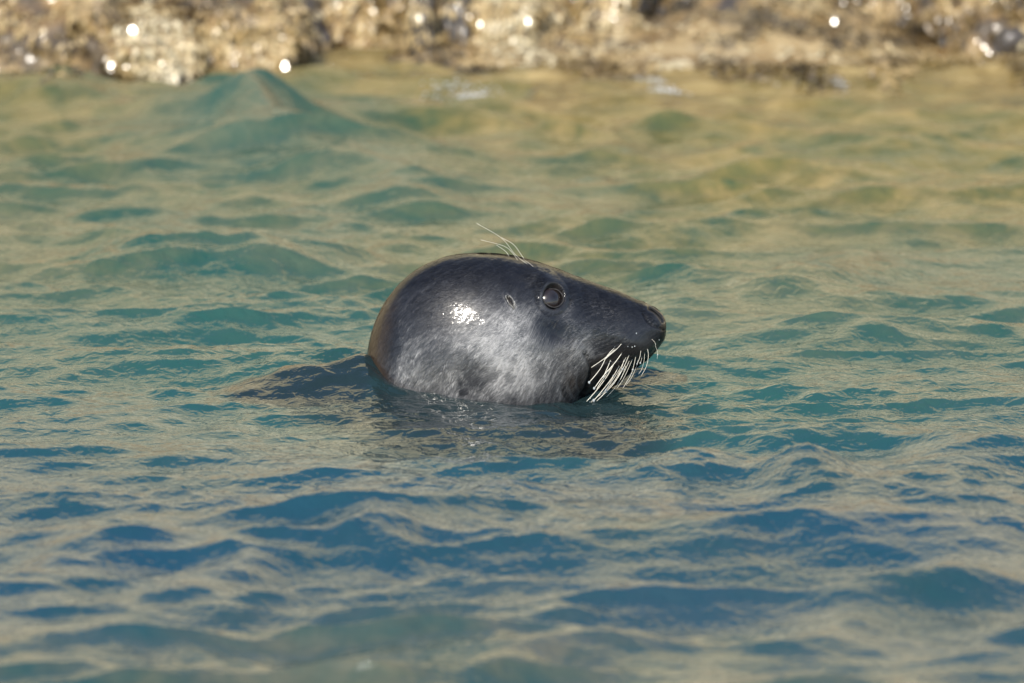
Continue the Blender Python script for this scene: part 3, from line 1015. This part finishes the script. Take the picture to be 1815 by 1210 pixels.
# whiskers
def tube(name, pts, r0, r1, mat, parent, seg=6):
    pts = [np.array(p) for p in pts]
    vs = []
    n_ = len(pts)
    for i, p in enumerate(pts):
        t = pts[min(i + 1, n_ - 1)] - pts[max(i - 1, 0)]
        t = t / (np.linalg.norm(t) + 1e-12)
        a = np.cross(t, [0.1, 0.9, 0.3])
        a /= np.linalg.norm(a)
        b = np.cross(t, a)
        r = r0 + (r1 - r0) * (i / (n_ - 1))
        for j in range(seg):
            w = 2 * math.pi * j / seg
            vs.append(p + (a * math.cos(w) + b * math.sin(w)) * r)
    fs = [(i * seg + j, i * seg + (j + 1) % seg, (i + 1) * seg + (j + 1) % seg, (i + 1) * seg + j) for i in range(n_ - 1) for j in range(seg)]
    fs.append(tuple(range(seg))[::-1])
    fs.append(tuple((n_ - 1) * seg + j for j in range(seg)))
    return mesh_obj(name, vs, fs, mat, parent)

DV, DF = ico(2)
def droplet(p, r, parent):
    v = DV * np.array([r, r, r * 1.25]) + np.array(p)
    return mesh_obj('droplet', v, DF, M_DROP, parent)

def whisker(pts, r0=1.15, r1=0.45, spread=0.30, far=False, drops=()):
    """pts: photograph pixels from root to tip; the whisker stands off the cheek as it goes"""
    sm = smooth_pts(pts, 5)
    p, nrm, _ = surf(sm[0][0], sm[0][1], far)
    y0 = p[1] - nrm[1] * 1.5 * PX
    out = []
    L = 0.0
    for k, (u, v) in enumerate(sm):
        if k: L += math.dist(sm[k], sm[k - 1])
        y = y0 + (1 if far else -1) * L * spread * PX
        z = ((690 - v) * PX - y * SP) / CP
        out.append(((u - 907.5) * PX, y, z))
    w = tube('whisker', out, 0.44 * r0 * PX, 0.75 * r1 * PX, M_WHISK, seal)
    for (f, rr_) in drops:
        q_ = out[int(round(f * (len(out) - 1)))]
        droplet(q_, rr_ * PX, w)
    return w

for far in (False, True):
    npt = []
    sl = smooth_pts([(1151, 545), (1159, 548), (1168, 556), (1174, 566)], 4)
    for (u, v) in sl:
        p, nrm, p0 = surf(u, v, far)
        npt.append(p0 - nrm * 0.9 * PX)
    half_ = len(npt) // 2
    nostril = tube('nostril', npt, 1.0 * PX, 1.0 * PX, M_NOST, seal, 8)
    vc = np.empty(len(nostril.data.vertices) * 3, dtype=np.float32)
    nostril.data.vertices.foreach_get('co', vc)
    vc = vc.reshape(len(npt), 8, 3)
    cen = vc.mean(1, keepdims=True)
    wid = (0.5 + 1.9 * np.sin(np.linspace(0.25, math.pi - 0.15, len(npt))))[:, None, None]
    nostril.data.vertices.foreach_set('co', (cen + (vc - cen) * wid).astype(np.float32).ravel())

def zz(l):
    return [(980 + a / 6.72, 560 + b / 6.72) for a, b in l]
WH = [
    ([(965, 205), (840, 310), (630, 490), (455, 612)], 1.1, 0.7, ((0.0, 1.5),)),
    ([(740, 365), (640, 480), (560, 630), (430, 790)], 1.1, 0.8, ((1.0, 2.2),)),
    ([(840, 300), (760, 390), (690, 450), (610, 520)], 0.9, 0.6, ((0.0, 1.3),)),
    ([(840, 410), (740, 550), (600, 710), (490, 860)], 1.3, 0.9, ((1.0, 2.2),)),
    ([(685, 525), (650, 610), (600, 725)], 1.3, 1.0, ((1.0, 1.8),)),
    ([(720, 580), (640, 720), (520, 880), (400, 1015)], 1.3, 0.8, ()),
    ([(790, 590), (720, 710), (600, 870), (485, 1005)], 1.2, 0.8, ((0.35, 1.5), (1.0, 2.6))),
    ([(850, 510), (790, 690), (700, 830), (520, 1010)], 1.1, 0.7, ((0.62, 1.2), (0.8, 1.8))),
    ([(915, 440), (845, 600), (770, 735)], 1.0, 0.7, ((0.6, 1.4),)),
    ([(910, 530), (850, 660), (800, 760)], 0.9, 0.5, ()),
    ([(990, 455), (965, 570), (930, 690), (830, 860)], 0.95, 0.45, ((0.55, 1.7),)),
    ([(1050, 360), (1035, 480), (1000, 570)], 0.8, 0.5, ((1.0, 1.2),)),
    ([(1120, 365), (1135, 470), (1110, 600), (1050, 710)], 0.85, 0.35, ()),
    ([(1060, 460), (1055, 510), (1040, 560)], 0.6, 0.3, ((1.0, 1.5),)),
    ([(1170, 270), (1210, 310), (1222, 350)], 0.6, 0.3, ()),
    ([(1215, 345), (1245, 430), (1240, 510)], 0.4, 0.25, ((0.7, 1.2),)),
    ([(800, 640), (740, 760), (640, 880)], 0.9, 0.5, ()),
    ([(700, 600), (640, 690), (560, 800), (520, 870)], 1.0, 0.7, ()),
    ([(880, 470), (800, 620), (690, 790), (590, 930)], 0.8, 0.4, ((0.85, 1.3),)),
    ([(950, 500), (890, 640), (830, 760), (760, 860)], 0.75, 0.35, ()),
    ([(1010, 520), (985, 620), (930, 740), (870, 820)], 0.7, 0.3, ()),
    ([(760, 640), (690, 770), (600, 900), (440, 1030)], 1.0, 0.6, ((1.0, 1.6),)),
    ([(870, 590), (810, 730), (740, 850), (640, 960)], 0.8, 0.4, ()),
    ([(1090, 420), (1085, 520), (1060, 620), (1020, 690)], 0.6, 0.3, ()),
]
for pts, r0, r1, dr in WH:
    whisker(zz(pts), r0, r1, 0.22, False, dr)
for pts in ([(880, 600), (850, 700), (800, 800)], [(930, 600), (900, 720), (850, 850)], [(860, 620), (790, 740), (760, 830)], [(1010, 520), (960, 680), (900, 780)],
            [(820, 620), (760, 780), (700, 900)]):
    whisker(zz(pts), 0.8, 0.35, 0.25, True)
# brow whiskers
for pts, far in (([(940, 472), (914, 452), (889, 422), (845, 396)], False), ([(918, 462), (909, 449), (893, 436), (852, 425)], False),
                 ([(932, 464), (923, 450), (910, 433), (889, 421)], True), ([(950, 478), (940, 468), (930, 462)], False), ([(904, 458), (897, 446), (880, 434)], True)):
    whisker(pts, 0.75, 0.3, 0.1, far)
# stray drops beaded on the lip
for (a, b) in ((920, 355), (955, 345), (985, 205), (1270, 285), (725, 358), (880, 350)):
    u, v = zz([(a, b)])[0]
    p, nrm, _ = surf(u, v)
    droplet(p, 1.1 * PX, body)
